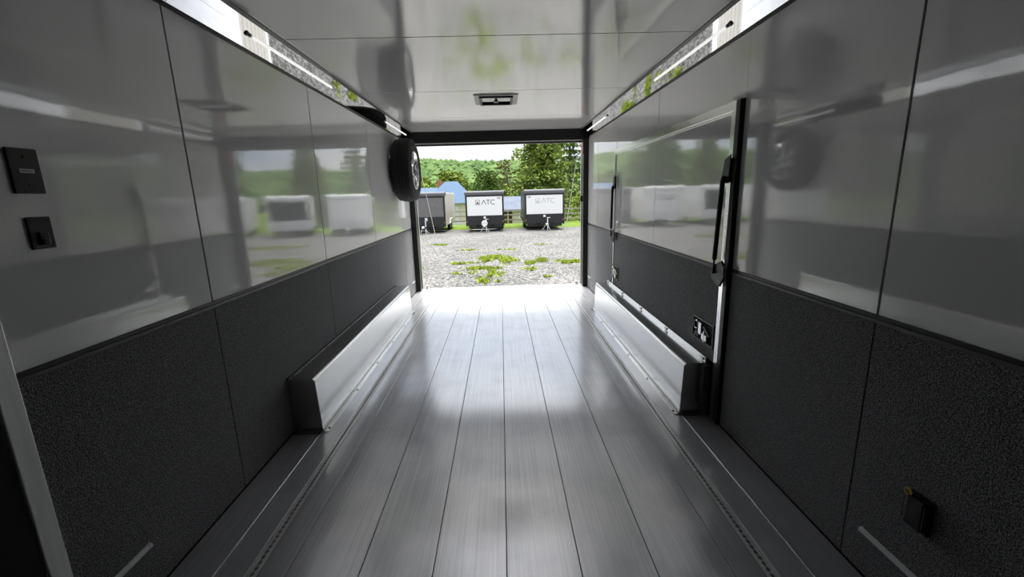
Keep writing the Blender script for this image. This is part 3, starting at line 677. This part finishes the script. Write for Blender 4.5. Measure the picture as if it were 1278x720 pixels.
# ------------------------------------------------------------------ trees
def leafmat(n, a, b_): return vary(mat(n, a, .75, spec=.25), a, b_, nscale=1.1, detail=4, lo=.3, hi=.7)
M['leaf_conifer'] = leafmat('conifer_needles', (.085,.135,.022), (.27,.34,.07))
M['leaf_pine'] = leafmat('pine_needles', (.065,.11,.03), (.19,.25,.08))
M['leaf_light'] = leafmat('spring_leaves', (.085,.14,.018), (.22,.28,.04))
M['leaf_mid'] = leafmat('green_leaves', (.04,.08,.014), (.12,.18,.035))
M['leaf_brown'] = leafmat('bronze_leaves', (.075,.065,.022), (.15,.125,.045))
M['leaf_far'] = leafmat('hill_leaves', (.085,.17,.05), (.19,.30,.10))
M['bark'] = vary(mat('bark', (.12,.09,.07), .9), (.07,.055,.04), (.17,.13,.10), scale=(1,1,.2), nscale=6)
def leaf(m, c, s, d=None):
    a = Vector((random.gauss(0,1), random.gauss(0,1), random.gauss(0,.6))).normalized() if d is None else (d + Vector((random.gauss(0,.35), random.gauss(0,.35), random.gauss(0,.3)))).normalized()
    b_ = a.cross(Vector((random.gauss(0,1), random.gauss(0,1), random.gauss(0,1)))).normalized()*s*random.uniform(.3,.55); a = a*s*random.uniform(.7,1.2)
    m.bm.faces.new([m.bm.verts.new(c+p) for p in (-b_*.6, a*.5-b_, a, a*.5+b_, b_*.6)])
def conifer_mesh(h, r, n_whorl, leaves, base=.12, ragged=.25):
    m = MB(); tr = MB().tube([(0,0,-.3),(0,0,h*.5),(0,0,h*.97)], [h*.016+.08, h*.011+.04, .03], 8)
    for w in range(n_whorl):
        f = base + (1-base)*w/n_whorl; z = h*f; L_ = r*(1-f)**.62*(1.0 if f > .2 else .85)+.25
        nb = 7 if f < .8 else 5; a0 = random.uniform(0, 6)
        for k in range(nb):
            a = a0 + 2*PI*k/nb + random.gauss(0,.15); ll = L_*random.uniform(1-ragged*1.6, 1+ragged*.6); dr = -.10 if f > .6 else -.18
            d = Vector((math.cos(a), math.sin(a), dr)); tip = Vector((0,0,z)) + d*ll + Vector((0,0,.10*ll))
            tr.tube([(0,0,z), tip*.55+Vector((0,0,z))*.45, tip], [.05,.03,.012], 4)
            side = Vector((-d.y, d.x, 0))
            for _ in range(int(leaves*(.5+ll/r))):
                u = random.random()**.7; v = random.gauss(0,.24)*ll*(1.1-u*.6)
                c = Vector((0,0,z))*(1-u) + tip*u + side*v + Vector((0,0,random.gauss(-.1,.16)-abs(v)*.15))
                leaf(m, c, random.uniform(.2,.38), d*.6 + side*(.8 if v > 0 else -.8))
    return m, tr
def broad_mesh(h, r, blobs, leaves, trunk=.3, size=.42):
    m = MB(); tr = MB().tube([(0,0,-.3),(.05,0,h*trunk),(0,.05,h*.75)], [h*.022+.05, h*.015+.03, .04], 8)
    for _ in range(blobs):
        a = random.uniform(0, 2*PI); f = random.uniform(.0,1); rr = r*math.sqrt(random.random())*math.sin(PI*(.18+.75*f))**.8
        c = Vector((rr*math.cos(a), rr*math.sin(a), h*(trunk+(1-trunk)*.92*f))); q = r*random.uniform(.28,.45)
        tr.tube([(0,0,min(c.z*.7, h*.7)), c], [.06,.02], 4)
        for _ in range(leaves):
            d = Vector((random.gauss(0,1), random.gauss(0,1), random.gauss(0,1))).normalized()
            leaf(m, c + Vector((d.x, d.y, d.z*.75))*q*random.uniform(.75,1.05), random.uniform(.6,1.25)*size)
    return m, tr
def tree_proto(name, label, pair, lm, group):
    t = thing(name, label, 'tree', (0,0,0), group)
    f = obj('foliage', pair[0], lm, t, local=True); f['kind'] = 'stuff'; obj('trunk', pair[1], M['bark'], t, local=True, smooth=True)
    return t
first = {}
def put(kind, x, y, sc, rz, label, name):
    if kind not in first:
        t = tree_proto(name, label, *PROTO[kind]()); first[kind] = t; t.location = (x, y, gz(y))
    else: t = copy_thing(first[kind], (x, y, gz(y)), label); t.name = name
    t.scale = (sc if isinstance(sc, tuple) else (sc,)*3); t.rotation_euler = (0,0,rz)
PROTO = {
 'spruce': lambda: (conifer_mesh(13, 4.7, 24, 66, base=.08), M['leaf_conifer'], 'trees behind the yard'),
 'pine': lambda: (conifer_mesh(14, 4.0, 13, 60, base=.22, ragged=.5), M['leaf_pine'], 'trees behind the yard'),
 'light': lambda: (broad_mesh(7, 3.2, 26, 110), M['leaf_light'], 'trees behind the yard'),
 'mid': lambda: (broad_mesh(9, 3.6, 30, 120), M['leaf_mid'], 'trees behind the yard'),
 'bronze': lambda: (broad_mesh(9, 2.6, 16, 28, trunk=.25, size=.34), M['leaf_brown'], 'trees behind the yard'),
 'shrub': lambda: (broad_mesh(2.6, 1.3, 16, 80, trunk=.12, size=.2), M['leaf_light'], 'shrubs by the fence'),
}
put('spruce', 5.5, 60, (1.28,1.28,1.04), .3, 'big dense conifer standing above the white trailer with pale lettering', 'conifer_tree')
put('pine', 11.9, 76, (1.25,1.25,1.2), .4, 'open pine with gaps of sky beside the right jamb', 'pine_tree')
put('pine', 21.5, 76, 1.0, 2.9, 'pine behind the open pine by the right jamb', 'pine_tree')
put('bronze', 1.2, 70, 1.0, .0, 'thin bronze-leaved tree just left of the big conifer', 'bronze_tree')
put('bronze', 4.0, 75, .8, 1.7, 'smaller bronze-leaved tree half behind the big conifer', 'bronze_tree')
put('light', -9.0, 80, 1.12, .2, 'yellow-green round tree behind the blue roof ridge', 'broadleaf_tree')
put('light', -17.0, 78, .95, 1.2, 'yellow-green tree left of the blue roof, beside the spare wheel', 'broadleaf_tree')
put('mid', -2.6, 88, .92, 2.2, 'mid-green round tree right of the blue roof', 'broadleaf_tree')
put('mid', .2, 104, .85, .6, 'mid-green tree in the gap left of the bronze tree', 'broadleaf_tree')
put('light', 9.8, 52, .5, 2.0, 'low yellow-green tree right behind the white trailer with pale lettering', 'broadleaf_tree')
put('light', -16, 95, 1.1, 4, 'yellow-green tree farther back behind the blue roof', 'broadleaf_tree')
for i, (k, x, y, sc, lab) in enumerate([('spruce',22.5,59,.85,'conifer first right of the jamb, seen in the left wall reflection'),('mid',29.5,50,1.1,'broadleaf tree second right of the jamb, seen in the left wall reflection'),('pine',35,61,.95,'pine third right of the jamb, seen in the left wall reflection'),
   ('mid',42.5,57,1.1,'broadleaf tree fourth right of the jamb, past the mirrored pine'),('mid',12.0,44.5,.42,'small broadleaf tree behind the hidden trailer right of the jamb'),
   ('mid',-18,58,1.1,'broadleaf tree first left of the houses, seen in the right wall reflection'),('spruce',-26,61,.85,'conifer second left of the houses, seen in the right wall reflection'),('mid',-34,58,1.15,'broadleaf tree third left of the houses, seen in the right wall reflection'),
   ('pine',-47,62,1.05,'pine fourth left of the houses, seen in the right wall reflection'),('light',-12.8,63,.9,'yellow-green tree left behind the low blue wing')]):
    put(k, x, y, sc, i*1.3, lab, {'spruce':'conifer_tree','pine':'pine_tree','mid':'broadleaf_tree','light':'broadleaf_tree'}[k])
for i, (x, y, sc, lab) in enumerate([(5.0,39.2,.8,'yellow-green shrub by the fence right of the white trailer with pale lettering'),(7.9,40,1.0,'taller yellow-green shrub by the fence at the right jamb'),(10.9,39.6,.9,'yellow-green shrub by the fence past the right jamb')]):
    put('shrub', x, y, sc, i*2.0, lab, 'garden_shrub')

# ------------------------------------------------------------------ wooded hill
def hz(x, y): 
    f = min(1, max(0, (y-150)/450)); f = f*f*(3-2*f)
    return -4 + f*(42 - 7*math.tanh(x/110) + 1.5*math.sin(x*.03))
m = MB(); rows = []
for j in range(31):
    y = 140+j*20; rows.append([m.bm.verts.new((-620+i*31, y, hz(-620+i*31, y))) for i in range(41)])
for A, B in zip(rows, rows[1:]):
    for i in range(40): m.bm.faces.new((A[i], A[i+1], B[i+1], B[i]))
tag(obj('hill', m, M['lawn'], smooth=True), 'long low hill behind the houses', 'hill', None, 'structure')
random.seed(21)
ico = bmesh.new(); bmesh.ops.create_icosphere(ico, subdivisions=1, radius=1); iv = [v.co.copy() for v in ico.verts]; ifc = [[v.index for v in f.verts] for f in ico.faces]; ico.free()
vs, fs = [], []
for i in range(9000):
    y = random.uniform(170, 640); 
    x = random.uniform(-.95, .95)*y
    r = random.uniform(2.6, 5.0)*(1 if y > 260 else .8); z = hz(x, y)+r*.5; b0 = len(vs)
    for v in iv: vs.append((x+v.x*r*random.uniform(.8,1.15), y+v.y*r*random.uniform(.8,1.15), z+v.z*r*random.uniform(.85,1.25)))
    fs += [[q+b0 for q in f] for f in ifc]
me = bpy.data.meshes.new('hill_forest'); me.from_pydata(vs, [], fs); me.materials.append(vary(mat('forest_canopy', (.1,.2,.06), .9, spec=.1), (.06,.11,.036), (.15,.23,.075), nscale=.09, detail=3, lo=.35, hi=.68, bump=1, bscale=1.3, dist=.8))
fo = bpy.data.objects.new('hill_forest', me); COL.objects.link(fo); tag(fo, 'green tree canopy covering the hill', 'forest', None, 'stuff')
